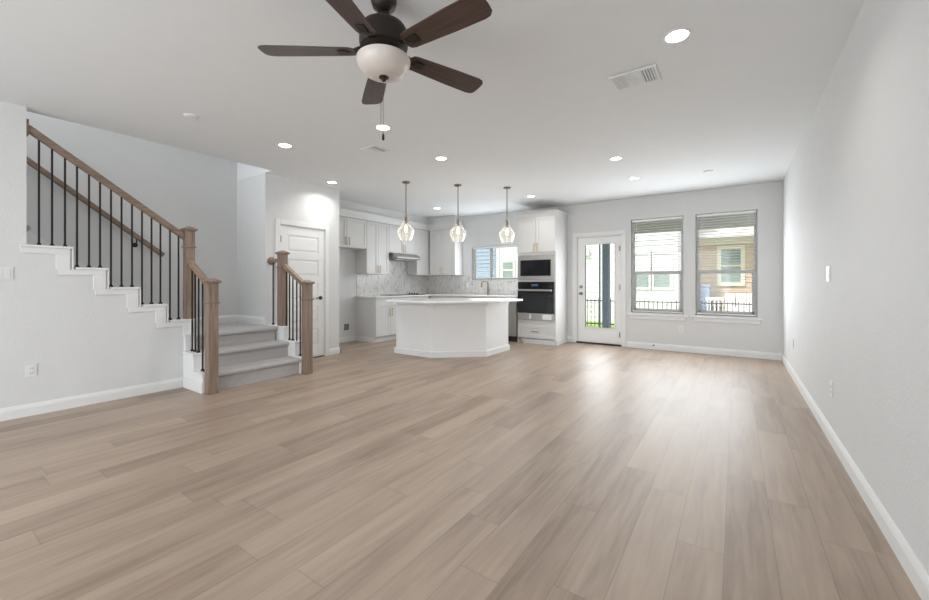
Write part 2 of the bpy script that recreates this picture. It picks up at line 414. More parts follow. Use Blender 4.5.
struct(mb().prism([(XS + p[0], .59 + p[1]) for p in BB], 'y', 2.0, 3.0).prism([(3.0 - p[0], .59 + p[1]) for p in BB], 'x', XS + .015, XP).build('baseboard_landing', 'trim'))

# ------------------------------------------------------------------ windows of the far wall
def make_window(i, x0, x1, z0, z1, label=None):
    y = YB + .085
    fr = mb()
    t = .042
    fr.box(x0, x0 + t, y, y + .06, z0 + .02, z1).box(x1 - t, x1, y, y + .06, z0 + .02, z1)
    fr.box(x0 + t, x1 - t, y, y + .06, z1 - t, z1).box(x0 + t, x1 - t, y, y + .06, z0 + .02, z0 + .02 + t)
    o = struct(fr.build('window_%d' % i, 'vinyl', bevel=.003))
    mz = 1.368
    sh = mb()
    sh.box(x0 + t, x1 - t, y - .004, y + .03, mz - .028, mz + .028)
    sh.box(x0 + t, x0 + t + .028, y + .004, y + .03, z0 + .06, mz - .028).box(x1 - t - .028, x1 - t, y + .004, y + .03, z0 + .06, mz - .028)
    sh.box(x0 + t, x1 - t, y + .004, y + .03, z0 + .062, z0 + .098)
    sh.build('sash', 'vinyl', o, bevel=.002)
    mb().box(x0 + t, x1 - t, y + .042, y + .046, mz, z1 - t).box(x0 + t, x1 - t, y + .018, y + .022, z0 + .062, mz).build('pane', 'glass', o)
    # sill and apron
    s = mb().box(x0 - .065, x1 + .065, YB - .035, YB, z0 - .022, z0 + .004).box(x0, x1, YB, YB + .09, z0 - .004, z0 + .02)
    s.build('sill', 'trim', o, bevel=.004)
    mb().box(x0 - .03, x1 + .03, YB - .014, YB, z0 - .085, z0 - .022).build('apron', 'trim', o, bevel=.003)
    return o
make_window(1, *WINS[0]); make_window(2, *WINS[1])
# kitchen window (slider)
x0, x1, z0, z1 = KWIN; y = YB + .085; t = .042
fr = mb().box(x0, x0 + t, y, y + .06, z0, z1).box(x1 - t, x1, y, y + .06, z0, z1).box(x0 + t, x1 - t, y, y + .06, z1 - t, z1).box(x0 + t, x1 - t, y, y + .06, z0, z0 + t)
kw = struct(fr.build('window_3', 'trim', bevel=.003))
mb().box(-4.66, -4.61, y + .004, y + .05, z0 + t, z1 - t).build('sash', 'vinyl', kw)
mb().box(x0 + t, x1 - t, y + .03, y + .034, z0 + t, z1 - t).build('pane', 'glass', kw)
mb().box(x0 - .03, x1 + .02, YB - .03, YB + .085, z0 - .022, z0).build('sill', 'trim', kw, bevel=.003)
# unseen front window behind the camera, added to go with the fill lamp
x0, x1, z0, z1 = FW; y = YF - .1
fr = mb().box(x0, x0 + .05, y, y + .06, z0, z1).box(x1 - .05, x1, y, y + .06, z0, z1).box(x0 + .05, x1 - .05, y, y + .06, z1 - .05, z1).box(x0 + .05, x1 - .05, y, y + .06, z0, z0 + .05)
for xx in (-3.2, -1.7): fr.box(xx - .03, xx + .03, y, y + .06, z0 + .05, z1 - .05)
fwo = struct(fr.build('window_4', 'vinyl'))
mb().box(x0 + .05, x1 - .05, y + .02, y + .025, z0 + .05, z1 - .05).build('pane', 'glass', fwo)

# blinds
def make_blind(x0, x1, z0, z1, label, zlow, pitch=.0445, depth=.046, y=YB + .045, tilt=-.004):
    r = thing('window_blind', ((x0 + x1) / 2, y, z0), label, 'window blind', 'horizontal blinds in the windows')
    mb().box(x0 + .012, x1 - .012, y - .025, y + .025, z1 - .045, z1 - .004).build('headrail', 'blind', r, bevel=.003)
    s = mb(); z = z1 - .075
    while z > zlow + .03:
        s.hexa([(x0 + .015, y - depth / 2, z - .002), (x1 - .015, y - depth / 2, z - .002), (x1 - .015, y + depth / 2, z + tilt - .002), (x0 + .015, y + depth / 2, z + tilt - .002),
                (x0 + .015, y - depth / 2, z), (x1 - .015, y - depth / 2, z), (x1 - .015, y + depth / 2, z + tilt), (x0 + .015, y + depth / 2, z + tilt)])
        z -= pitch
    s.build('slats', 'blind', r)
    mb().box(x0 + .015, x1 - .015, y - .022, y + .022, zlow, zlow + .018).build('bottom_rail', 'blind', r, bevel=.003)
    for f in (.14, .86):
        xx = x0 + (x1 - x0) * f
        mb().tube([(xx, y - depth / 2 - .001, zlow + .01), (xx, y - depth / 2 - .001, z1 - .03)], .0011, 5).build('ladder_cord', 'blind', r)
    w = mb().tube([(x0 + .09, y - .032, z1 - .05), (x0 + .09, y - .034, z1 - .85)], .0045, 6)
    w.build('tilt_wand', 'whiteplastic', r)
    return r
make_blind(*WINS[0][:2], .645, 2.34, 'white slatted blind in the left window, next to the glass patio door', .66)
make_blind(*WINS[1][:2], .645, 2.34, 'white slatted blind in the right window, next to the right wall corner', .66)
make_blind(KWIN[0], KWIN[1], 1.265, 2.02, 'white slatted blind in the kitchen window above the faucet', 1.28, pitch=.042, tilt=.011)

# ------------------------------------------------------------------ patio door (door_1)
dx0, dx1, dz1 = -2.59, -1.785, 2.07
yd = YB + .02
cs = mb()
for (a, c) in ((-2.692, -2.618), (-1.757, -1.683)): cs.box(a, c, YB - .018, YB, 0, 2.097)
cs.box(-2.692, -1.683, YB - .018, YB, 2.097, 2.17)
cs.box(-2.62, dx0 - .004, YB - .004, YB + .14, 0, 2.095).box(dx1 + .004, -1.755, YB - .004, YB + .14, 0, 2.095).box(-2.62, -1.755, YB - .004, YB + .14, dz1 + .004, 2.095)
struct(cs.build('trim_2', 'trim', bevel=.004))
d = mb()
g = (-2.444, -1.896, .325, 1.93)
d.box(dx0, g[0], yd, yd + .045, .03, dz1).box(g[1], dx1, yd, yd + .045, .03, dz1).box(g[0], g[1], yd, yd + .045, .03, g[2]).box(g[0], g[1], yd, yd + .045, g[3], dz1)
door1 = struct(d.build('door_1', 'door'))
mm = mb(); w_ = .022
mm.box(g[0] - w_, g[0], yd - .008, yd + .05, g[2] - w_, g[3] + w_).box(g[1], g[1] + w_, yd - .008, yd + .05, g[2] - w_, g[3] + w_)
mm.box(g[0], g[1], yd - .008, yd + .05, g[2] - w_, g[2]).box(g[0], g[1], yd - .008, yd + .05, g[3], g[3] + w_)
mm.build('glass_molding', 'trim', door1, bevel=.004)
mb().box(g[0], g[1], yd + .02, yd + .026, g[2], g[3]).build('pane', 'glass', door1)
k = mb().lathe([(.033, 0), (.033, -.008), (.012, -.012), (.012, -.035), (.026, -.042), (.029, -.055), (.022, -.066), (.004, -.07)], (-2.525, yd, .975), 18, 'y')
k.build('door_knob', 'nickel', door1)
k = mb().lathe([(.032, 0), (.032, -.012), (.02, -.016), (.004, -.017)], (-2.525, yd, 1.105), 18, 'y').box(-2.53, -2.52, yd - .03, yd - .015, 1.09, 1.12)
k.build('deadbolt', 'nickel', door1)
for z in (.21, 1.10, 1.83):
    h = mb().tube([(-1.781, yd - .008, z - .05), (-1.781, yd - .008, z + .05)], .009, 8).box(-1.812, -1.781, yd - .003, yd, z - .05, z + .05)
    h.build('hinge', 'nickel', door1)
mb().box(-2.615, -1.76, YB - .02, YB + .13, .001, .026).build('threshold', 'darkbronze', door1)

# pantry door (door_2)
y0, y1, zt = 3.23, 3.968, 2.03
cs = mb()
cs.box(XP, XP + .018, y0 - .085, y0 - .012, 0, 2.115).box(XP, XP + .018, y1 + .012, y1 + .078, 0, 2.115).box(XP, XP + .018, y0 - .012, y1 + .012, 2.042, 2.115)
cs.box(XP - .12, XP, PD[0], y0 - .003, 0, PD[2]).box(XP - .12, XP, y1 + .003, PD[1], 0, PD[2]).box(XP - .12, XP, y0, y1, zt + .003, PD[2])
struct(cs.build('trim_3', 'trim', bevel=.003))
xd = XP - .006
d = mb()
st = .105; rails = 6; ph = (zt - .02 - .02 - .11 * 5 - .19) / 5
zc = .02
d.box(xd - .035, xd, y0, y0 + st, .02, zt).box(xd - .035, xd, y1 - st, y1, .02, zt)
zz = .02; d.box(xd - .035, xd, y0 + st, y1 - st, zz, zz + .19); zz += .19
panels = []
for i in range(5):
    top = zz + ph; panels.append((zz, top))
    d.box(xd - .035, xd, y0 + st, y1 - st, top, top + (.11 if i < 4 else zt - top)); zz = top + .11
door2 = struct(d.build('door_2', 'door', bevel=.002))
for (a, c) in panels:
    p = mb().box(xd - .03, xd - .012, y0 + st, y1 - st, a, c)
    p.hexa([(xd - .012, y0 + st + .02, a + .02), (xd - .012, y1 - st - .02, a + .02), (xd - .012, y1 - st - .02, c - .02), (xd - .012, y0 + st + .02, c - .02),
            (xd - .003, y0 + st + .04, a + .04), (xd - .003, y1 - st - .04, a + .04), (xd - .003, y1 - st - .04, c - .04), (xd - .003, y0 + st + .04, c - .04)])
    p.build('panel', 'door', door2)
k = mb().lathe([(.031, 0), (.031, .01), (.011, .014), (.011, .045)], (xd, 3.90, .945), 18, 'x').tube([(xd + .045, 3.90, .945), (xd + .048, 3.855, .946), (xd + .046, 3.795, .943)], .009, 8)
k.build('door_handle', 'blackmetal', door2)
for z in (.25, 1.1, 1.83):
    mb().tube([(xd + .006, y0 - .002, z - .048), (xd + .006, y0 - .002, z + .048)], .008, 8).build('hinge', 'blackmetal', door2)
mb().box(XP - .12, XP, y0, y1, .001, .012).build('threshold', 'blackplastic', door2)

# ------------------------------------------------------------------ staircase
stair = thing('staircase', (-5.0, 2.5, 0), 'grey carpeted staircase with white stepped trim, turning at a landing by the left wall', 'staircase')
NOSE = [(-4.665, .205), (-4.925, .40), (-5.185, .59)]
def nose_profile(x, z, back, zb):
    n = [(back, z)]
    r = .030
    for a in (90, 60, 30, 0, -30, -60, -90):
        n.append((x - r + r * math.cos(math.radians(a)), z - r + r * math.sin(math.radians(a))))
    n += [(x - .038, z - .061), (x - .038, zb), (back, zb)]
    return n
SY0, SY1 = 2.005, 3.025
zb = 0
for i, (x, z) in enumerate(NOSE):
    back = NOSE[i + 1][0] - .038 if i < 2 else XS
    s = mb(); s.smooth = True
    s.prism(nose_profile(x, z, back, zb if i < 2 else 0), 'y', SY0, SY1 if i < 2 else 3.0)
    if i < 2: pass
    s.build('landing' if i == 2 else 'carpet_step', 'carpet', stair)
    zb = 0
# upper flight
for k in range(11):
    ny = 1.985 - .2515 * k; z = .765 + .1895 * k
    pr = [(p[0], p[1]) for p in nose_profile(0, z, -.2895, max(0, z - .5))]
    s = mb(); s.smooth = True
    s.prism([(ny + p[0], p[1]) for p in pr], 'x', XS + .02, XL - .12)
    s.build('carpet_step', 'carpet', stair)
# stair wall skirt
sk = [(2.0, .715), (2.0, .59), (-.8, .59 + 2.1), (-.8, 2.1 + .93), (1.85, .95)]
mb().prism(sk, 'x', XS, XS + .018).build('wall_skirt', 'trim', stair)
# stepped trim caps on the knee wall
sk = mb()
for i, (a, c, z) in enumerate(CAPS):
    aa = a - .10 if i else .648
    if i: aa = a - .097
    sk.box(XL, XL + .014, aa, c - .018, z - .075, z - .022)
    zn = CAPS[i + 1][2] - .022 if i < 4 else .60
    sk.box(XL, XL + .014, c - .112, c - .018, zn - .003, z - .075)
    mb().box(XL - .145, XL + .03, a + .02 if i else .64, c + .0, z - .022, z).build('trim_cap', 'trim', stair, bevel=.005)
    sk.box(XL - .132, XL + .012, c - .005, c + .006, zn - .003, z - .022)
sk.build('skirt_trim', 'trim', stair, bevel=.002)
# closed stringers of the lower flight
lc = mb()
LY0, LY1 = 1.89, 2.005
for (xa, xb, z) in ((-5.19, -4.92, .405), (-4.92, -4.69, .212)):
    lc.box(xa, xb, LY0, LY1, 0, z - .02)
lc.build('stringer', 'trim', stair, bevel=.002)
mb().box(-5.188, -4.905, LY0 - .014, LY1 + .004, .385, .405).build('trim_cap', 'trim', stair, bevel=.004)
l2 = mb().box(-4.92, -4.688, LY0 - .014, LY1 + .004, .192, .212)
l2.build('trim_cap', 'trim', stair, bevel=.004)
mb().box(-4.70, -4.655, 2.003, 2.02, 0, .212).build('stringer', 'trim', stair, bevel=.002)
mb().box(-5.165, -4.69, LY0 - .012, LY0, .0, .115).build('skirt_trim', 'trim', stair, bevel=.002)
mb().box(-5.17, -4.69, LY0 - .006, LY0, .155, .185).build('skirt_trim', 'trim', stair, bevel=.002)
l3 = mb().box(-5.17, -4.92, LY0 - .006, LY0, .345, .38)
mb().box(-5.188, -5.14, LY0, LY1, .405, .58).build('stringer', 'trim', stair, bevel=.002)
mb().box(-5.188, -5.13, LY0 - .012, LY1 + .004, .58, .60).build('trim_cap', 'trim', stair, bevel=.003)
l3.build('skirt_trim', 'trim', stair, bevel=.002)
rc = mb()
RY0, RY1 = 3.025, 3.14
rc.box(-5.478, -5.06, RY0, RY1, 0, .57).box(-5.06, -4.80, RY0, RY1, 0, .385).box(-4.80, -4.675, RY0, RY1, 0, .195)
rc.build('stringer', 'trim', stair, bevel=.002)
mb().box(-5.478, -5.045, RY0 - .004, RY1 + .012, .57, .59).build('trim_cap', 'trim', stair, bevel=.004)
mb().box(-5.06, -4.785, RY0 - .004, RY1 + .012, .385, .405).build('trim_cap', 'trim', stair, bevel=.004)
r2 = mb().box(-4.80, -4.665, RY0 - .004, RY1 + .012, .195, .215)
r2.build('trim_cap', 'trim', stair, bevel=.004)

def newel(parent, x, y, z0, z1, w, collar, wd='wood'):
    p = mb().box(x - w / 2, x + w / 2, y - w / 2, y + w / 2, z0, z1 - .045).build('newel_post', wd, parent, bevel=.004)
    c = mb(); q = w / 2 + .022; e = w / 2 + .008
    c.box(x - e, x + e, y - e, y + e, z1 - .058, z1 - .045).box(x - q, x + q, y - q, y + q, z1 - .045, z1 - .028)
    tq = .02
    c.hexa([(x - q, y - q, z1 - .028), (x + q, y - q, z1 - .028), (x + q, y + q, z1 - .028), (x - q, y + q, z1 - .028),
            (x - tq, y - tq, z1), (x + tq, y - tq, z1), (x + tq, y + tq, z1), (x - tq, y + tq, z1)])
    c.build('post_cap', wd, p, bevel=.004)
    q = w / 2 + .011
    mb().box(x - q, x + q, y - q, y + q, collar - .009, collar + .009).build('collar', wd, p, bevel=.005)
    return p
def baluster(parent, x, y, z0, z1):
    r = .0068
    o = mb().box(x - r, x + r, y - r, y + r, z0, z1).build('baluster', 'blackmetal', parent)
    s = mb(); a, c = .017, .009
    s.hexa([(x - a, y - a, z0), (x + a, y - a, z0), (x + a, y + a, z0), (x - a, y + a, z0), (x - c, y - c, z0 + .024), (x + c, y - c, z0 + .024), (x + c, y + c, z0 + .024), (x - c, y + c, z0 + .024)])
    s.build('baluster_shoe', 'blackmetal', o)
    return o
def handrail(parent, p0, p1, m):
    p0, p1 = Vector(p0), Vector(p1)
    b_ = mb().beam(p0, p1, .06, .056); b_.beam(p0 - Vector((0, 0, .03)), p1 - Vector((0, 0, .03)), .04, .02)
    return b_.build('handrail', m, parent, bevel=.008, seg=3)
# upper railing
XRAIL = XL - .05
ru = thing('stair_railing', (XRAIL, 1.3, .768), 'long sloping oak railing with iron balusters on the stepped left wall', 'stair railing', 'oak stair railings')
newel(ru, XRAIL + .01, 1.962, .768, 1.835, .092, 1.60)
def railz(y): return 1.735 + (1.89 - y) * (2.585 - 1.735) / (1.89 - .684)
handrail(ru, (XRAIL, .690, railz(.690)), (XRAIL, 1.916, railz(1.916)), 'woodrail')
mb().box(XRAIL - .045, XRAIL + .045, .685, .70, railz(.684) - .085, railz(.684) + .06).build('rosette', 'woodrail', ru, bevel=.005)
for i, ys in enumerate(((.76, .843, .928), (1.01, 1.095, 1.176), (1.259, 1.342, 1.427), (1.511, 1.594, 1.674), (1.762, 1.844))):
    for yy in [q_ * 1.0096 for q_ in ys]: baluster(ru, XRAIL, yy, CAPS[i][2], railz(yy) - .03)
# lower left railing
YL = 1.952
rl = thing('stair_railing', (-4.9, YL, .2), 'short oak railing at the bottom left of the stairs, nearest the viewer', 'stair railing', 'oak stair railings')
newel(rl, -4.637, YL, 0, 1.232, .1, .972)
def rz(x): return 1.155 + (-4.69 - x) * (1.44 - 1.155) / (-4.69 + 5.19)
handrail(rl, (-5.182, YL, rz(-5.182)), (-4.69, YL, rz(-4.69)), 'woodrailx')
for (x, z) in ((-5.116, .405), (-5.035, .405), (-4.95, .405), (-4.85, .212), (-4.785, .212)): baluster(rl, x, YL, z, rz(x) - .03)
# right railing
YR = 3.085
rr = thing('stair_railing', (-5.0, YR, .2), 'short oak railing at the right of the carpeted steps, in front of the pantry door', 'stair railing', 'oak stair railings')
newel(rr, -4.618, YR, 0, 1.222, .1, .972)
newel(rr, -5.19, YR, .59, 1.632, .1, 1.40)
handrail(rr, (-5.14, YR, rz(-5.14) + .01), (-4.67, YR, rz(-4.67) + .01), 'woodrailx')
mb().beam((-5.24, YR, 1.50), (-5.462, YR, 1.50), .058, .05).build('handrail', 'woodrailx', rr, bevel=.008)
mb().lathe([(.058, .001), (.058, .01), (.048, .018), (.01, .02)], (XP, YR, 1.495), 24, 'x').build('rosette', 'woodrailx', rr)
for (x, z) in ((-5.425, .59), (-5.093, .405), (-5.02, .405), (-4.94, .405), (-4.85, .215), (-4.77, .215)): baluster(rr, x, YR, z, (rz(x) - .02 if x > -5.2 else 1.48))
# wall handrail
wr = thing('wall_handrail', (XS + .07, 1.4, 1.6), 'dark oak handrail on brackets along the wall behind the stairs', 'handrail')
wp0, wp1 = Vector((XS + .075, -.3, 1.545 + 2.335 * .777)), Vector((XS + .075, 2.035, 1.545))
mb().beam(wp0, wp1, .05, .058).build('handrail', 'woodrail', wr, bevel=.012, seg=3)
for f in (.1, .88):
    p = wp0.lerp(wp1, f)
    mb().lathe([(.03, .001), (.03, .008), (.008, .012)], (XS, p.y, p.z - .1), 14, 'x').tube([(XS + .01, p.y, p.z - .1), (XS + .05, p.y, p.z - .095), (XS + .075, p.y, p.z - .03)], .007, 8).build('bracket', 'blackmetal', wr)

# ------------------------------------------------------------------ kitchen cabinets
def pull(parent, fr, u, v, n, length=.13, vertical=True, m='brass', name='handle'):
    O, U, N = fr; Z = Vector((0, 0, 1)); b_ = mb()
    ax = Z if vertical else U
    c = O + U * u + Z * v + N * n
    b_.tube([c + N * .028 - ax * length / 2, c + N * .028 + ax * length / 2], .0078, 8)
    for s_ in (-.38, .38):
        b_.tube([c + ax * length * s_, c + ax * length * s_ + N * .028], .005, 8)
    return b_.build(name, m, parent)
def shaker(root, fr, u0, u1, v0, v1, hpos=None, hv=True, name='door', hm='brass', rail=.057, hl=.155):
    b_ = mb(); t = .02
    b_.obox(fr, u0, u0 + rail, v0, v1, 0, t).obox(fr, u1 - rail, u1, v0, v1, 0, t)
    b_.obox(fr, u0 + rail, u1 - rail, v0, v0 + rail, 0, t).obox(fr, u0 + rail, u1 - rail, v1 - rail, v1, 0, t)
    b_.obox(fr, u0 + rail, u1 - rail, v0 + rail, v1 - rail, 0, .011)
    o = b_.build(name, 'cab', root, bevel=.0015)
    if hpos: pull(o, fr, hpos[0], hpos[1], t, hl, hv, hm)
    return o
def cabinet(name, label, fr, w, h, depth, z0, doors, group=None, body_bottom=0, cat='cabinet', toe=None):
    O = fr[0]
    r = thing(name, tuple(O + fr[1] * w / 2 - fr[2] * depth / 2 + Vector((0, 0, z0))), label, cat, group)
    b_ = mb().obox(fr, 0, w, z0 + (toe or 0), z0 + h, -depth, 0)
    if toe: b_.obox(fr, 0, w, z0, z0 + toe, -depth, -.06)
    b_.build('body', 'cab', r, bevel=.0015)
    for dd in doors: shaker(r, fr, *dd[:4], **dd[4])
    return r
GU = 'white wall cabinets'
G = .003
# left run, front plane x=-6.13 minus door thickness
XD = -6.152
E = .002
F1 = frame(XD, 4.275, 0, (0, 1, 0), (1, 0, 0))
w = 5.44 - 4.275
cabinet('wall_cabinet', 'short white cabinet high over the empty refrigerator niche, two brass pulls', F1, w - E, .575, XD - XN - E, 1.868,
        [(.21, .668, 1.875, 2.437, dict(hpos=(.628, 1.985))), (.674, w - G - E, 1.875, 2.437, dict(hpos=(.714, 1.985)))], GU)
F2 = frame(XD, 5.44, 0, (0, 1, 0), (1, 0, 0)); w = .62
cabinet('wall_cabinet', 'tall white two-door wall cabinet between the refrigerator niche and the range hood', F2, w - E, 1.075, XD - XN - E, 1.368,
        [(G, w / 2 - G, 1.372, 2.437, dict(hpos=(w / 2 - .035, 1.47))), (w / 2 + G, w - G - E, 1.372, 2.437, dict(hpos=(w / 2 + .035, 1.47)))], GU)
F3 = frame(XD, 6.06, 0, (0, 1, 0), (1, 0, 0)); w = .90
cabinet('wall_cabinet', 'white wall cabinet directly above the stainless range hood', F3, w - E, .605, XD - XN - E, 1.838,
        [(G, w / 2 - G, 1.843, 2.437, dict(hpos=(w / 2 - .035, 1.945))), (w / 2 + G, w - G - E, 1.843, 2.437, dict(hpos=(w / 2 + .035, 1.945)))], GU)
F4 = frame(XD, 6.96, 0, (0, 1, 0), (1, 0, 0)); w = .43
cabinet('wall_cabinet', 'white corner wall cabinet right of the range hood, no visible pull', F4, YB - 6.96 - E, 1.075, XD - XN - E, 1.368,
        [(G, w - .025, 1.372, 2.437, dict())], GU)
F5 = frame(-6.125, 7.412, 0, (1, 0, 0), (0, -1, 0)); w = .775
cabinet('wall_cabinet', 'white two-door wall cabinet left of the kitchen window, bright side panel', F5, w, 1.075, YB - 7.412 - E, 1.368,
        [(G + .02, .37 - G + .02, 1.372, 2.437, dict(hpos=(.355, 1.47))), (.39 + G, w - G, 1.372, 2.437, dict(hpos=(.425, 1.47)))], GU)
# base cabinets
GB = 'white base cabinets'
XB = -5.862
B1 = frame(XB, 5.415, 0, (0, 1, 0), (1, 0, 0)); w = .80
bc = cabinet('base_cabinet', 'white base cabinet with drawer beside the refrigerator niche, grey side panel', B1, w - E, .885, XB - XN - E, 0,
        [(G, w - G, .72, .878, dict(hpos=(w / 2, .80), hv=False, name='drawer', rail=.04)),
         (G, w / 2 - G, .115, .712, dict(hpos=(w / 2 - .035, .59))), (w / 2 + G, w - G, .115, .712, dict(hpos=(w / 2 + .035, .59)))], GB, toe=.105)
mb().box(XN + .002, XB + .005, 5.402, 5.415, 0, .10).box(XB - .06, XB - .05, 5.415, 6.2, 0, .09).build('base_trim', 'trim', bc)
B2 = frame(XB, 6.217, 0, (0, 1, 0), (1, 0, 0)); w = .86
cabinet('base_cabinet', 'white drawer base cabinet under the cooktop, behind the island', B2, w - E, .885, XB - XN - E, 0,
        [(G, w - G, .62, .878, dict(hpos=(w / 2, .75), hv=False, name='drawer')), (G, w - G, .115, .612, dict(hpos=(w / 2, .4), hv=False, name='drawer'))], GB, toe=.105)
B3 = frame(-5.858, 7.10, 0, (1, 0, 0), (0, -1, 0)); w = 1.655
cabinet('base_cabinet', 'white sink base cabinet below the kitchen window, behind the island', B3, w, .885, YB - 7.10 - E, 0,
        [(.05, .55 - G, .115, .878, dict(hpos=(.51, .75))), (.55 + G, 1.1 - G, .115, .878, dict(hpos=(1.06, .75))), (1.1 + G, w - G, .115, .878, dict(hpos=(1.14, .75)))], GB, toe=.105)
# countertop
ct = mb().prism([(XN + .002, 5.395), (-5.815, 5.395), (-5.815, 7.055), (-3.606, 7.055), (-3.606, YB - .002), (XN + .002, YB - .002)], 'z', .886, .916).build('countertop', 'quartz', bevel=.003)
tag(ct, 'white quartz countertop along the kitchen walls below the mosaic backsplash', 'countertop')
# backsplash
bs = mb().box(XN, XN + .01, 5.44, YB, .917, 1.367).box(XN, XN + .01, 6.06, 6.96, 1.367, 1.836)
bs.box(XN + .01, -3.605, YB - .01, YB, .917, 1.236).box(XN + .01, KWIN[0] - .035, YB - .01, YB, 1.236, 1.367)
struct(bs.build('wall_backsplash', 'tile'))
# tall oven cabinet
TX0, TX1, TYF = -3.60, -2.80, 7.10
FT = frame(TX0, TYF, 0, (1, 0, 0), (0, -1, 0)); w = TX1 - TX0
tw = thing('oven_cabinet', ((TX0 + TX1) / 2, 7.4, 0), 'tall white oven tower cabinet between the kitchen window and patio door', 'cabinet')
b_ = mb()
b_.box(TX0, TX0 + .03, TYF, YB - E, .0, 2.46).box(TX1 - .03, TX1, TYF, YB - E, 0, 2.46).box(TX0 + .03, TX1 - .03, YB - .03, YB - E, 0, 2.46)
for (za, zb_) in ((.0, .47), (1.205, 1.235), (1.725, 2.46)): b_.box(TX0 + .03, TX1 - .03, TYF + (.05 if za == 0 else 0), YB - .03, za, zb_)
b_.box(TX0 + .03, TX1 - .03, TYF, TYF + .05, .10, .47)
b_.build('body', 'cab', tw, bevel=.002)
shaker(tw, FT, G, w / 2 - G, 1.775, 2.445, hpos=(w / 2 - .03, 1.875))
shaker(tw, FT, w / 2 + G, w - G, 1.775, 2.445, hpos=(w / 2 + .03, 1.875))
dr = shaker(tw, FT, .015, w - .015, .115, .365, hpos=(w / 2, .24), hv=False, name='drawer', hm='nickel')
mb().box(TX0 + .12, TX1 + .014, TYF - .012, TYF, 0, .088).box(TX1, TX1 + .014, TYF - .012, YB - E, 0, .088).build('base_trim', 'cab', tw, bevel=.003)
cr = mb()
pc = [(0, 2.46), (.008, 2.46), (.012, 2.475), (.014, 2.54), (.024, 2.555), (.024, 2.572), (0, 2.572)]
cr.prism([(TYF - p[0], p[1]) for p in pc], 'x', TX0, TX1 + .018)
cr.prism([(TX1 + p[0] * .75, p[1]) for p in pc], 'y', TYF - .022, YB - E)
cr.box(TX0, TX1, TYF, YB - E, 2.46, 2.572)
cr.build('crown', 'cab', tw, bevel=.002)
# microwave
mw = thing('microwave', ((TX0 + TX1) / 2, 7.3, 1.24), 'built-in stainless microwave with black glass above the wall oven', 'microwave')
mx0, mx1 = TX0 + .036, TX1 - .036
f_ = mb().box(mx0 - .015, mx1 + .015, TYF - .02, TYF - .001, 1.238, 1.712)
f_.box(mx0, mx1, TYF - .001, 7.55, 1.24, 1.72).build('trim_frame', 'steel', mw, bevel=.003)
mb().box(mx0 + .035, mx1 - .045, TYF - .034, TYF - .02, 1.30, 1.645).build('door', 'steel', mw, bevel=.003)
mb().box(mx0 + .045, mx1 - .05, TYF - .038, TYF - .034, 1.318, 1.628).build('door_glass', 'blackglass', mw, bevel=.002)
# wall oven
ov = thing('wall_oven', ((TX0 + TX1) / 2, 7.3, .475), 'black glass built-in wall oven with stainless lower panel', 'oven')
mb().box(mx0, mx1, TYF - .001, 7.6, .473, 1.203).box(mx0 - .012, mx1 + .012, TYF - .015, TYF - .001, .46, 1.203).build('body', 'blackplastic', ov, bevel=.002)
mb().box(mx0 - .012, mx1 + .012, TYF - .03, TYF - .015, 1.075, 1.20).build('control_panel', 'blackglass', ov, bevel=.002)
mb().box(-3.28, -3.15, TYF - .0312, TYF - .03, 1.12, 1.16).build('clock_display', 'chime', ov)
od = mb().box(mx0 - .012, mx1 + .012, TYF - .045, TYF - .015, .60, 1.06).build('oven_door', 'blackglass', ov, bevel=.003)
od2 = mb().tube([(mx0 + .01, TYF - .09, 1.04), (mx1 - .01, TYF - .09, 1.04)], .021, 12)
for xx in (mx0 + .05, mx1 - .05): od2.tube([(xx, TYF - .045, 1.03), (xx, TYF - .09, 1.03)], .01, 8)
od2.build('door_handle', 'steel', od)
mb().box(mx0 - .012, mx1 + .012, TYF - .04, TYF - .015, .463, .595).build('lower_panel', 'steel', ov, bevel=.003)
mb().box(-3.325, -3.29, TYF - .0415, TYF - .04, .485, .575).build('paper_tag', 'paper', ov)
mb().box(-3.05, -2.87, TYF - .0415, TYF - .04, .485, .575).build('paper_tag', 'paper', ov)
# dishwasher
dw = thing('dishwasher', (-3.9, 7.4, 0), 'stainless dishwasher between the sink base and the oven tower', 'dishwasher')
mb().box(-4.198, -3.604, 7.09, YB - .01, .10, .884).build('body', 'blackplastic', dw)
dd_ = mb().box(-4.196, -3.606, 7.055, 7.09, .115, .882).build('door_panel', 'steel', dw, bevel=.004)
pd = mb().tube([(-4.14, 7.02, .80), (-3.66, 7.02, .80)], .01, 10)
for xx in (-4.1, -3.7): pd.tube([(xx, 7.055, .80), (xx, 7.02, .80)], .008, 8)
pd.build('handle', 'steel', dd_)
mb().box(-4.196, -3.608, 7.115, 7.15, 0, .10).build('toe_kick', 'blackplastic', dw)
# range hood
rh = thing('range_hood', (-6.2, 6.51, 1.69), 'slim stainless under-cabinet range hood above the cooktop', 'range hood')
hp = [(XN + .012, 1.833), (-6.10, 1.833), (-6.05, 1.825), (-5.95, 1.755), (-5.945, 1.725), (-5.955, 1.71), (-5.98, 1.70), (XN + .012, 1.697)]
mb().prism(hp, 'y', 6.12, 6.88).build('hood_body', 'steel', rh, bevel=.003)
mb().box(XN + .05, -6.05, 6.17, 6.83, 1.687, 1.696).build('grease_filter', 'nickel', rh)
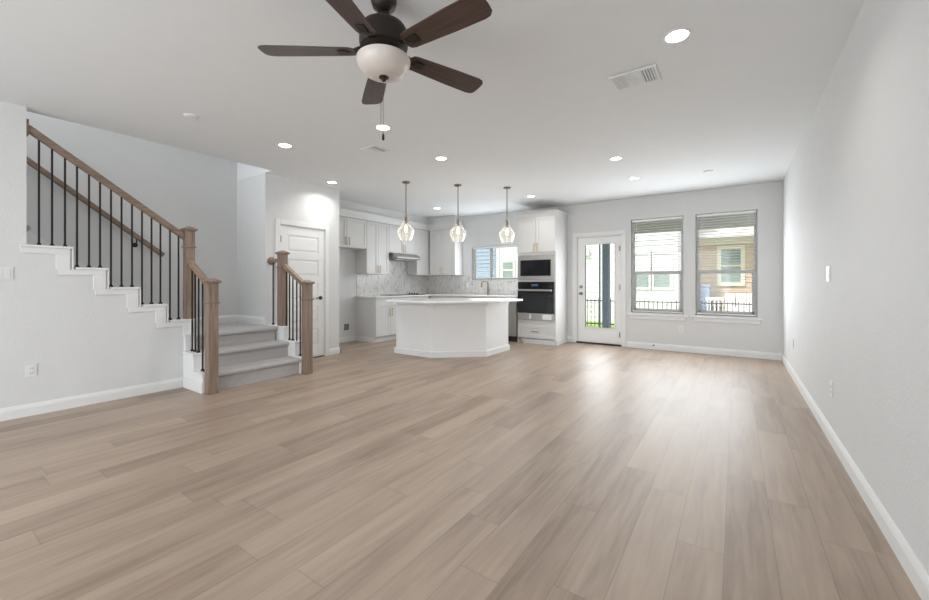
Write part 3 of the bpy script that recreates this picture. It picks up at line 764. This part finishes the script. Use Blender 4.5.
# cooktop
ck = thing('cooktop', (-6.1, 6.5, .917), 'black glass cooktop with a row of four knobs, under the range hood', 'cooktop')
mb().box(-6.36, -5.86, 6.03, 6.93, .917, .930).build('glass_top', 'blackglass', ck, bevel=.003)
bn = mb()
for (xx, yy, r) in ((-6.23, 6.2, .09), (-5.99, 6.2, .075), (-6.23, 6.5, .075), (-5.99, 6.5, .10)):
    bn.lathe([(r, 0), (r, .0012), (r - .006, .0012), (r - .006, 0)], (xx, yy, .930), 28, closed=True)
bn.build('burner_ring', 'nickel', ck)
for xx in (-6.21, -6.135, -6.06, -5.985):
    mb().lathe([(.024, 0), (.024, .004), (.019, .006), (.017, .03), (.003, .031)], (xx, 6.79, .930), 16).build('knob', 'blackplastic', ck)
# faucet
fc = thing('kitchen_faucet', (-4.58, 7.58, .917), 'bronze gooseneck faucet on the counter below the kitchen window', 'faucet')
pts = [(-4.58, 7.58, .925), (-4.58, 7.58, 1.16)]
for a in range(0, 181, 20):
    t_ = math.radians(a); rr_ = .07
    cxx = -4.58 - .707 * rr_ * (1 - math.cos(t_)); cyy = 7.58 - .707 * rr_ * (1 - math.cos(t_))
    pts.append((cxx, cyy, 1.16 + rr_ * math.sin(t_)))
pts.append((pts[-1][0], pts[-1][1], 1.09))
mb().tube(pts, .015, 10).lathe([(.027, 0), (.027, .01), (.016, .02), (.016, .11), (.012, .12)], (-4.58, 7.58, .917), 16).build('spout', 'bronze', fc)
mb().tube([(-4.58, 7.58, 1.0), (-4.54, 7.56, 1.01), (-4.49, 7.54, 1.03)], .007, 8).build('lever', 'bronze', fc)

# ------------------------------------------------------------------ island
isl = thing('kitchen_island', (-3.9, 5.3, 0), 'white angled kitchen island base with baseboard, below the quartz top', 'kitchen island')
A_, B_, C_, D_ = (-4.735, 4.845), (-3.955, 4.845), (-3.315, 5.43), (-3.315, 6.18)
poly = [A_, B_, C_, D_]
mb().prism(poly, 'z', 0, .885).build('body', 'island', isl)
def offset(poly, d):
    out = []; n = len(poly)
    for i in range(n):
        p0, p1, p2 = Vector(poly[i - 1]), Vector(poly[i]), Vector(poly[(i + 1) % n])
        e1, e2 = (p1 - p0).normalized(), (p2 - p1).normalized()
        n1, n2 = Vector((e1.y, -e1.x)), Vector((e2.y, -e2.x))
        k_ = (n1 + n2) / (1 + n1.dot(n2)); out.append(tuple(p1 + k_ * d))
    return out
bo = mb().prism(offset(poly, .014), 'z', 0, .085)
q0, q1 = offset(poly, .014), offset(poly, .004)
bo.hexa([(*p, .085) for p in q0] + [(*p, .10) for p in q1])
bo.build('base_trim', 'trim', isl)
tm = mb()
tm.prism([(C_[0], C_[1] + .0), (C_[0] + .012, C_[1]), (D_[0] + .012, D_[1]), (D_[0], D_[1])], 'z', .80, .85)
tm.prism([(C_[0], C_[1] + .0), (C_[0] + .03, C_[1]), (D_[0] + .03, D_[1]), (D_[0], D_[1])], 'z', .85, .885)
tm.build('top_trim', 'trim', isl, bevel=.003)
ic = mb().prism([(-4.51, 4.39), (-3.73, 4.39), (-2.93, 5.19), (-2.93, 5.98), (-3.30, 6.23), (-4.79, 4.87)], 'z', .886, .918).build('island_countertop', 'quartz', bevel=.004)
tag(ic, 'white quartz island top with wide overhang on the angled island', 'countertop')

# ------------------------------------------------------------------ pendants
def pendant(x, y, label):
    r = thing('pendant_light', (x, y, 1.835), label, 'pendant light', 'glass pendants over the island')
    mb().lathe([(.06, H - .001), (.06, H - .012), (.05, H - .02), (.012, H - .024), (.003, H - .025)], (x, y, 0), 24).build('canopy', 'bronze', r)
    mb().tube([(x, y, H - .02), (x, y, 2.19)], .0075, 10).build('stem', 'bronze', r)
    prof_ = [(.036, 2.232), (.034, 2.17), (.040, 2.125), (.066, 2.08), (.108, 2.03), (.128, 2.0), (.132, 1.985), (.128, 1.965), (.11, 1.91), (.085, 1.848), (.08, 1.842)]
    inner = [(a - .003, z) for a, z in reversed(prof_)]
    mb().lathe(prof_ + inner, (x, y, 0), 32, closed=True).build('glass_shade', 'shadeglass', r)
    mb().lathe([(.014, 2.20), (.018, 2.19), (.018, 2.085), (.014, 2.08)], (x, y, 0), 14).build('socket', 'bronze', r)
    bl = mb().lathe([(.011, 2.08), (.014, 2.06), (.022, 2.035), (.027, 2.01), (.023, 1.985), (.013, 1.97), (.002, 1.965)], (x, y, 0), 16).build('bulb', 'bulb', r)
    d_ = bpy.data.lights.new('bulb_light', 'POINT'); d_.energy = 1.2; d_.color = (1, .85, .68); d_.shadow_soft_size = .03
    l_ = bpy.data.objects.new('bulb_light', d_); COL.objects.link(l_); l_.parent = r; l_.location = (0, 0, 2.0 - 1.835 - .08)
    return r
p0 = pendant(-4.205, 4.516, 'leftmost glass pendant, hanging on a bronze stem in front of the range hood')
for (x, y, lab) in ((-3.651, 5.124, 'middle glass pendant of the three over the island'), (-3.087, 5.712, 'rightmost glass pendant over the island, beside the oven tower')):
    c = copy_tree(p0); c.location = (x, y, 1.835); c['label'] = lab

# ------------------------------------------------------------------ recessed lights
CANS = [(-.307, 2.805, 'large recessed ceiling light beside the air vent near the right wall'),
        (-2.911, 2.792, 'recessed ceiling light just behind the fan pull chain'),
        (-4.204, 2.529, 'recessed ceiling light nearest the staircase, above the landing side'),
        (-3.037, 3.896, 'recessed ceiling light between the square vent and the middle pendant'),
        (-5.147, 3.868, 'recessed ceiling light by the corner above the pantry door'),
        (-1.237, 5.135, 'recessed ceiling light above and left of the left back window, nearer of that pair'),
        (-1.252, 6.265, 'recessed ceiling light closest to the two back windows'),
        (-5.133, 6.449, 'small recessed ceiling light over the cooktop side, between the first two pendants'),
        (-3.034, 6.515, 'small recessed ceiling light in front of the oven tower')]
def can(x, y, lab):
    r = thing('recessed_light', (x, y, H - .012), lab, 'ceiling light', 'recessed lights in the ceiling')
    mb().lathe([(.078, H - .0005), (.078, H - .006), (.066, H - .010), (.062, H - .0005)], (x, y, 0), 28, closed=True).build('trim_ring', 'whiteplastic', r)
    mb().lathe([(.064, H - .001), (.062, H - .006), (.002, H - .007)], (x, y, 0), 28).build('lens', 'light', r)
    area('can_light', (x, y, H - .02), (0, 0, -1), .12, .12, CAN_E, (.97, .97, .96), r, 'DISK', 2.5)
    return r
c0 = can(*CANS[0])
for (x, y, lab) in CANS[1:]:
    c = copy_tree(c0); c.location = (x, y, H - .012); c['label'] = lab

# ------------------------------------------------------------------ ceiling vents and smoke detectors
def vent(x, y, wx, wy, rz, lab):
    r = thing('ceiling_vent', (x, y, H - .012), lab, 'air vent', 'ceiling air vents')
    b_ = mb(); t = .022
    b_.box(x - wx / 2, x - wx / 2 + t, y - wy / 2, y + wy / 2, H - .01, H - .0005).box(x + wx / 2 - t, x + wx / 2, y - wy / 2, y + wy / 2, H - .01, H - .0005)
    b_.box(x - wx / 2 + t, x + wx / 2 - t, y - wy / 2, y - wy / 2 + t, H - .01, H - .0005).box(x - wx / 2 + t, x + wx / 2 - t, y + wy / 2 - t, y + wy / 2, H - .01, H - .0005)
    b_.build('frame', 'ceiling', r, bevel=.002)
    mb().box(x - wx / 2 + t, x + wx / 2 - t, y - wy / 2 + t, y + wy / 2 - t, H - .003, H - .0005).build('backing', 'greybox', r)
    s = mb(); iw = wx - 2 * t
    third = iw / 3
    for (a, n, sl) in ((-iw / 2, 5, 1), (iw / 2 - third, 5, -1)):
        for i in range(n):
            xx = x + a + third * (i + .5) / n
            s.hexa([(xx - .004 * sl - .003, y - wy / 2 + t, H - .009), (xx - .004 * sl + .003, y - wy / 2 + t, H - .009), (xx - .004 * sl + .003, y + wy / 2 - t, H - .009), (xx - .004 * sl - .003, y + wy / 2 - t, H - .009),
                    (xx + .005 * sl - .003, y - wy / 2 + t, H - .003), (xx + .005 * sl + .003, y - wy / 2 + t, H - .003), (xx + .005 * sl + .003, y + wy / 2 - t, H - .003), (xx + .005 * sl - .003, y + wy / 2 - t, H - .003)])
    for i in range(9):
        yy = y - wy / 2 + t + (wy - 2 * t) * (i + .5) / 9
        s.box(x - third / 2, x + third / 2, yy - .008, yy + .008, H - .008, H - .003)
    s.box(x - third / 2 - .006, x - third / 2, y - wy / 2 + t, y + wy / 2 - t, H - .009, H - .003).box(x + third / 2, x + third / 2 + .006, y - wy / 2 + t, y + wy / 2 - t, H - .009, H - .003)
    s.build('louvers', 'ceiling', r)
    r.rotation_euler = (0, 0, rz)
    return r
vent(-.635, 3.213, .33, .25, 0, 'white three-way air vent on the ceiling next to the large recessed light')
vent(-3.48, 3.21, .24, .24, 0, 'small square air vent on the ceiling behind the fan')
def smoke(x, y, lab):
    r = thing('smoke_detector', (x, y, H - .04), lab, 'smoke detector', 'smoke detectors')
    mb().lathe([(.060, H - .0005), (.060, H - .007), (.058, H - .009)], (x, y, 0), 24).build('base', 'ceiling', r)
    mb().lathe([(.056, H - .009), (.054, H - .012), (.045, H - .015), (.002, H - .016)], (x, y, 0), 24).build('cover', 'ceiling', r)
    return r
smoke(-4.197, 1.591, 'white smoke detector on the ceiling left, near the stairwell')
smoke(-.324, 6.458, 'white smoke detector on the far ceiling above the right back window')

# ------------------------------------------------------------------ ceiling fan
FX, FY, FZ = -1.577, 1.519, 2.438
fan = thing('ceiling_fan', (FX, FY, 2.30), 'five-blade dark walnut ceiling fan with a frosted bowl light', 'ceiling fan')
mb().lathe([(.068, H - .001), (.07, H - .035), (.06, H - .065), (.03, H - .085), (.018, H - .09)], (FX, FY, 0), 28).build('canopy', 'darkbronze', fan)
mb().tube([(FX, FY, H - .085), (FX, FY, 2.585)], .014, 12).lathe([(.03, 2.645), (.034, 2.63), (.024, 2.61)], (FX, FY, 0), 18).build('downrod', 'darkbronze', fan)
mb().lathe([(.03, 2.592), (.07, 2.588), (.114, 2.572), (.127, 2.55), (.130, 2.535), (.130, 2.475), (.124, 2.455), (.10, 2.44), (.085, 2.425), (.06, 2.42)], (FX, FY, 0), 36).build('motor_housing', 'darkbronze', fan)
mb().lathe([(.06, 2.425), (.092, 2.42), (.10, 2.41), (.10, 2.398), (.07, 2.392)], (FX, FY, 0), 32).build('switch_housing', 'darkbronze', fan)
mb().lathe([(.136, 2.400), (.143, 2.396), (.143, 2.382), (.135, 2.355), (.115, 2.328), (.085, 2.311), (.045, 2.302), (.002, 2.300)], (FX, FY, 0), 36).build('light_bowl', 'bowl', fan)
mb().lathe([(.026, 2.305), (.026, 2.296), (.014, 2.289), (.010, 2.279), (.002, 2.275)], (FX, FY, 0), 16).build('finial', 'darkbronze', fan)
bph = math.radians(215.466)
RB = .66
def blade_mesh(a):
    b_ = mb(); R = Matrix.Rotation(a, 3, 'Z'); T = Matrix.Rotation(math.radians(-11), 3, 'X')
    out = [(.165, -.048), (.19, -.055), (.45, -.068), (.61, -.072), (.640, -.066), (.657, -.048), (.66, -.02), (.66, .02), (.657, .048), (.640, .066), (.61, .072), (.45, .068), (.19, .055), (.165, .048), (.155, .03), (.155, -.03)]
    top, bot = [], []
    for (r_, t_) in out:
        for z_, l_ in ((.003, top), (-.003, bot)):
            p = T @ Vector((0, t_, z_)); p = R @ Vector((r_, p.y, p.z)); l_.append((FX + p.x, FY + p.y, FZ + p.z))
    tv, bv = b_.verts(top), b_.verts(bot); n = len(out)
    b_.bm.faces.new(tv); b_.bm.faces.new(list(reversed(bv)))
    for i in range(n): b_.bm.faces.new([tv[i], tv[(i + 1) % n], bv[(i + 1) % n], bv[i]])
    return b_
def iron_mesh(a):
    b_ = mb(); R = Matrix.Rotation(a, 3, 'Z'); T = Matrix.Rotation(math.radians(-11), 3, 'X')
    def P(r_, t_, z_, tilt=1):
        p = (T if tilt else Matrix.Identity(3)) @ Vector((0, t_, z_)); p = R @ Vector((r_, p.y, p.z)); return (FX + p.x, FY + p.y, FZ + p.z)
    b_.hexa([P(.085, -.02, .02, 0), P(.20, -.018, -.010), P(.20, .018, -.010), P(.085, .02, .02, 0), P(.085, -.02, .036, 0), P(.20, -.018, -.003), P(.20, .018, -.003), P(.085, .02, .036, 0)])
    b_.hexa([P(.195, -.022, -.011), P(.245, -.024, -.0085), P(.245, .024, -.0085), P(.195, .022, -.011), P(.195, -.022, -.0035), P(.245, -.024, -.0032), P(.245, .024, -.0032), P(.195, .022, -.0035)])
    return b_
for k in range(5):
    a = bph + 2 * PI * k / 5
    # each blade is a mesh in its own frame so that the grain runs along it
    m0 = blade_mesh(0)
    bl = m0.build('blade', 'blade', fan); bl.location = (0, 0, 0)
    me = bl.data
    off = Vector((FX, FY, FZ)) - ORG[fan.name]
    for v in me.vertices: v.co -= off
    bl.location = off; bl.rotation_euler = (0, 0, a); ORG[bl.name] = Vector((FX, FY, FZ))
    im = iron_mesh(0); ib = im.build('blade_iron', 'darkbronze', fan)
    for v in ib.data.vertices: v.co -= off
    ib.location = off; ib.rotation_euler = (0, 0, a)
for (dx, dy, zt_, zb_) in ((-.016, -.006, 2.30, 2.03), (-.006, .001, 2.30, 1.995)):
    ch = mb().tube([(FX + dx - .02, FY + dy, 2.44), (FX + dx, FY + dy, zt_), (FX + dx, FY + dy, zb_)], .0012, 5) if False else mb().tube([(FX + dx, FY + dy, 2.28), (FX + dx, FY + dy, zb_)], .0012, 5)
    if zb_ < 2: ch.lathe([(.002, zb_), (.006, zb_ - .005), (.0075, zb_ - .03), (.004, zb_ - .036), (.001, zb_ - .037)], (FX + dx, FY + dy, 0), 10)
    ch.build('pull_chain', 'darkbronze', fan)

# ------------------------------------------------------------------ switches, outlets
def plate(kind, pos, N, lab, cat, w=.072, h=.116, gang=1):
    x, y, z = pos; Nv = Vector(N); U = Vector((0, 0, 1)).cross(Nv).normalized()
    fr = (Vector(pos), U, Nv)
    r = thing(kind, pos, lab, cat, 'wall plates')
    mb().obox(fr, -w / 2, w / 2, -h / 2, h / 2, .0005, .006).build('cover_plate', 'whiteplastic', r, bevel=.002)
    if kind == 'light_switch':
        for g_ in range(gang):
            u = (g_ - (gang - 1) / 2) * .046
            mb().obox(fr, u - .017, u + .017, -.033, .033, .006, .009).build('rocker', 'whiteplastic', r, bevel=.001)
    elif kind == 'wall_outlet':
        for v in (-.021, .021):
            s = mb().obox(fr, -.017, .017, v - .015, v + .015, .006, .0085).build('receptacle', 'whiteplastic', r, bevel=.002)
            mb().obox(fr, -.008, -.005, v - .004, v + .006, .0085, .009).obox(fr, .005, .008, v - .004, v + .006, .0085, .009).build('slot', 'blackplastic', s)
    else:
        mb().obox(fr, -w / 2 + .012, w / 2 - .012, -h / 2 + .012, h / 2 - .012, .006, .009).build('insert', 'whiteplastic', r, bevel=.001)
    return r
plate('light_switch', (XL, .548, 1.268), (1, 0, 0), 'white double light switch on the left wall near the stairs top step', 'light switch', w=.118, gang=2)
plate('wall_outlet', (XL, .712, .40), (1, 0, 0), 'white power outlet low on the left wall', 'outlet')
plate('light_switch', (XR, 4.08, 1.252), (-1, 0, 0), 'white light switch on the right wall', 'light switch', w=.118, gang=2)
plate('wall_outlet', (XR, 3.96, .395), (-1, 0, 0), 'white power outlet low on the right wall, nearer the viewer', 'outlet')
plate('wall_outlet', (XR, 6.35, .43), (-1, 0, 0), 'white power outlet low on the right wall, near the far corner', 'outlet')
plate('wall_outlet', (-.785, YB, .39), (0, -1, 0), 'white power outlet on the far wall between the two windows', 'outlet')
plate('light_switch', (-5.22, YB - .0105, 1.13), (0, -1, 0), 'white light switch on the mosaic backsplash left of the kitchen window', 'light switch')
ib = thing('water_supply_box', (XN, 5.18, .26), 'grey recessed water supply box in the refrigerator niche wall', 'supply box')
fr = frame(XN, 5.18, .30, (0, 1, 0), (1, 0, 0))
mb().obox(fr, -.085, -.065, -.085, .085, .0005, .012).obox(fr, .065, .085, -.085, .085, .0005, .012).obox(fr, -.065, .065, .065, .085, .0005, .012).obox(fr, -.065, .065, -.085, -.065, .0005, .012).build('frame', 'whiteplastic', ib, bevel=.002)
mb().obox(fr, -.065, .065, -.065, .065, .0005, .004).build('recess', 'greybox', ib)
mb().tube([(XN + .004, 5.16, .27), (XN + .03, 5.16, .27)], .01, 8).build('valve', 'nickel', ib)
ds = mb().lathe([(.012, 0), (.012, -.004), (.006, -.008), (.006, -.06), (.009, -.062), (.009, -.072), (.002, -.073)], (-1.21, YB - .0155, .075), 12, 'y').build('door_stop', 'darkbronze')
tag(ds, 'small dark door stop on the baseboard under the left back window', 'door stop')

# ------------------------------------------------------------------ outside
struct(mb().box(-30, 20, 7.87, 45, -.35, -.16).build('lawn', 'lawn'))
struct(mb().box(-4.2, 2.2, 7.88, 10.35, -.16, -.04).build('patio_slab', 'concrete'))
struct(mb().box(-4.2, 2.2, 7.88, 10.3, 2.62, 2.75).box(-4.2, 2.2, 10.0, 10.2, 2.36, 2.62).build('patio_roof', 'soffitp'))
struct(mb().box(-1.6, 5, 12.6, 15.4, -.16, -.13).build('neighbor_patio', 'concrete'))
po = thing('patio_post', (-2.62, 10.02, -.04), 'blue-grey patio post with a slim downspout outside the glass door', 'post')
mb().box(-2.72, -2.56, 9.92, 10.08, -.04, 2.36).build('column', 'post', po, bevel=.01)
mb().box(-2.815, -2.785, 9.99, 10.03, -.04, 2.36).build('downspout', 'post', po)
# iron fence
fe = thing('iron_fence', (-2, 12, -.16), 'black iron picket fence across the yard behind the house', 'fence')
for k in range(8):
    xa = -7.5 + k * 1.6
    mb().box(xa - .025, xa + .025, 11.975, 12.025, -.16, .78).build('post', 'blackmetal', fe)
    if k < 7:
        pn = mb().box(xa, xa + 1.6, 11.985, 12.015, .64, .67).box(xa, xa + 1.6, 11.985, 12.015, -.05, -.02)
        for j in range(1, 14): pn.box(xa + j * .1143 - .008, xa + j * .1143 + .008, 11.992, 12.008, -.12, .72)
        pn.build('picket_panel', 'blackmetal', fe)
def lap(b_, x0, x1, y, z0, z1, pitch=.17):
    z = z0
    while z < z1 - 1e-3:
        zt2 = min(z + pitch, z1)
        b_.hexa([(x0, y - .02, z), (x1, y - .02, z), (x1, y + .1, z), (x0, y + .1, z), (x0, y, zt2), (x1, y, zt2), (x1, y + .1, zt2), (x0, y + .1, zt2)])
        z += pitch
    return b_
def ext_window(root, x0, x1, z0, z1, y, shade=None, trimm='trim', tw_=.09):
    f_ = mb().box(x0 - tw_, x0, y - .05, y, z0 - tw_, z1 + tw_).box(x1, x1 + tw_, y - .05, y, z0 - tw_, z1 + tw_)
    f_.box(x0, x1, y - .05, y, z0 - tw_, z0).box(x0, x1, y - .05, y, z1, z1 + tw_)
    f_.box(x0, x1, y - .04, y, (z0 + z1) / 2 - .03, (z0 + z1) / 2 + .03)
    o = f_.build('window', trimm, root)
    mid = (z0 + z1) / 2
    mb().box(x0, x1, y - .025, y - .015, z0, mid - .03).build('pane', 'exglass', o)
    mb().box(x0, x1, y - .025, y - .015, mid + .03, z1).build('pane', shade or 'exglass', o)
wh = thing('house', (-5, 17, -.16), 'white sided house behind the fence, seen through the left window and patio door', 'house')
b_ = lap(mb(), -8.0, -1.52, 14.0, -.16, 5.2); b_.box(-8.0, -1.52, 14.1, 20, -.16, 5.2)
b_.build('wall', 'sidingw', wh)
mb().box(-1.62, -1.50, 13.95, 14.1, -.16, 5.2).box(-8.03, -7.9, 13.95, 14.1, -.16, 5.2).build('corner_board', 'trim', wh)
mb().prism([(13.5, 5.2), (20.5, 5.2), (17, 7.6)], 'x', -8.05, -1.46).build('roof', 'roofs', wh)
ext_window(wh, -2.83, -2.34, 1.05, 2.12, 13.99, 'shade'); ext_window(wh, -2.19, -1.73, 1.05, 2.12, 13.99, 'shade')
ext_window(wh, -7.72, -7.28, 1.40, 2.0, 13.99)
lm = mb().box(-4.42, -4.26, 13.85, 13.98, 2.15, 2.4).build('wall_lamp', 'shade', wh)
bh = thing('house', (-11.5, 17, -.16), 'blue sided house seen through the kitchen window', 'house')
b_ = lap(mb(), -15, -8.55, 15.0, -.16, 5.0); b_.box(-15, -8.55, 15.1, 20, -.16, 5.0); b_.build('wall', 'sidingb', bh)
mb().box(-8.62, -8.48, 14.9, 15.1, -.16, 5.0).build('corner_board', 'post', bh)
mb().prism([(14.5, 5.0), (20.5, 5.0), (17.5, 7.2)], 'x', -15.3, -8.45).build('roof', 'roofs', bh)
th = thing('house', (2, 18, -.16), 'tan house with a low pale roof behind the fence, seen through the right window', 'house')
b_ = lap(mb(), -1.12, 6, 16.0, -.16, 2.72); b_.box(-1.12, 6, 16.1, 21, -.16, 2.72); b_.build('wall', 'sidingt', th)
mb().hexa([(-1.4, 15.3, 2.74), (6.3, 15.3, 2.74), (6.3, 21.5, 2.74), (-1.4, 21.5, 2.74), (-1.4, 15.3, 2.80), (6.3, 15.3, 2.80), (6.3, 18.4, 5.2), (-1.4, 18.4, 5.2)]).build('roof', 'roofs', th)
mb().box(-1.42, 6.3, 15.22, 15.3, 2.66, 2.84).build('gutter', 'trim', th)
mb().box(-1.14, 6, 15.96, 16.0, 2.48, 2.72).build('frieze_board', 'creamtrim', th)
ext_window(th, -.42, .12, 1.2, 2.32, 15.99, None, 'creamtrim', .12)
mb().box(.50, .66, 15.3, 15.46, -.13, 2.70).build('porch_column', 'trim', th)
# neighbour's patio furniture
def patio_chair(x, y, lab):
    r = thing('patio_chair', (x, y, -.13), lab, 'patio chair')
    for (a, c) in ((-.2, -.2), (.2, -.2), (-.2, .2), (.2, .2)):
        mb().box(x + a - .025, x + a + .025, y + c - .025, y + c + .025, -.13, .27).build('leg', 'trim', r)
    mb().box(x - .24, x + .24, y - .24, y + .24, .27, .33).build('seat', 'trim', r, bevel=.01)
    bk = mb().box(x - .24, x + .24, y + .2, y + .24, .66, .74)
    for j in range(5): bk.box(x - .22 + j * .1, x - .18 + j * .1, y + .2, y + .24, .33, .66)
    bk.build('backrest', 'trim', r)
    return r
patio_chair(-.55, 14.2, 'white slatted patio chair on the neighbor patio behind the fence')
so = thing('patio_sofa', (.12, 14.8, -.13), 'dark wicker patio sofa with white cushions on the neighbor patio', 'sofa')
mb().box(-.32, .56, 14.5, 15.2, -.05, .30).box(-.32, .56, 15.1, 15.2, .30, .72).build('frame', 'wicker', so, bevel=.02)
for (a, c) in ((-.28, 14.54), (.50, 14.54), (-.28, 15.14), (.50, 15.14)): mb().box(a - .03, a + .03, c - .03, c + .03, -.13, -.05).build('leg', 'wicker', so)
mb().box(-.30, .54, 14.5, 15.08, .30, .42).build('seat_cushion', 'cushion', so, bevel=.03)
for a in (-.30, -.01, .27): mb().box(a, a + .27, 14.95, 15.09, .42, .86).build('back_cushion', 'cushion', so, bevel=.03)
gb = thing('storage_box', (-.92, 15.4, -.13), 'pale blue storage cabinet against the tan house wall', 'storage box')
mb().box(-1.10, -.72, 15.2, 15.7, -.13, 1.05).build('body', 'sidingb', gb, bevel=.01)
mb().box(-1.12, -.70, 15.18, 15.72, 1.05, 1.10).build('lid', 'sidingb', gb, bevel=.01)
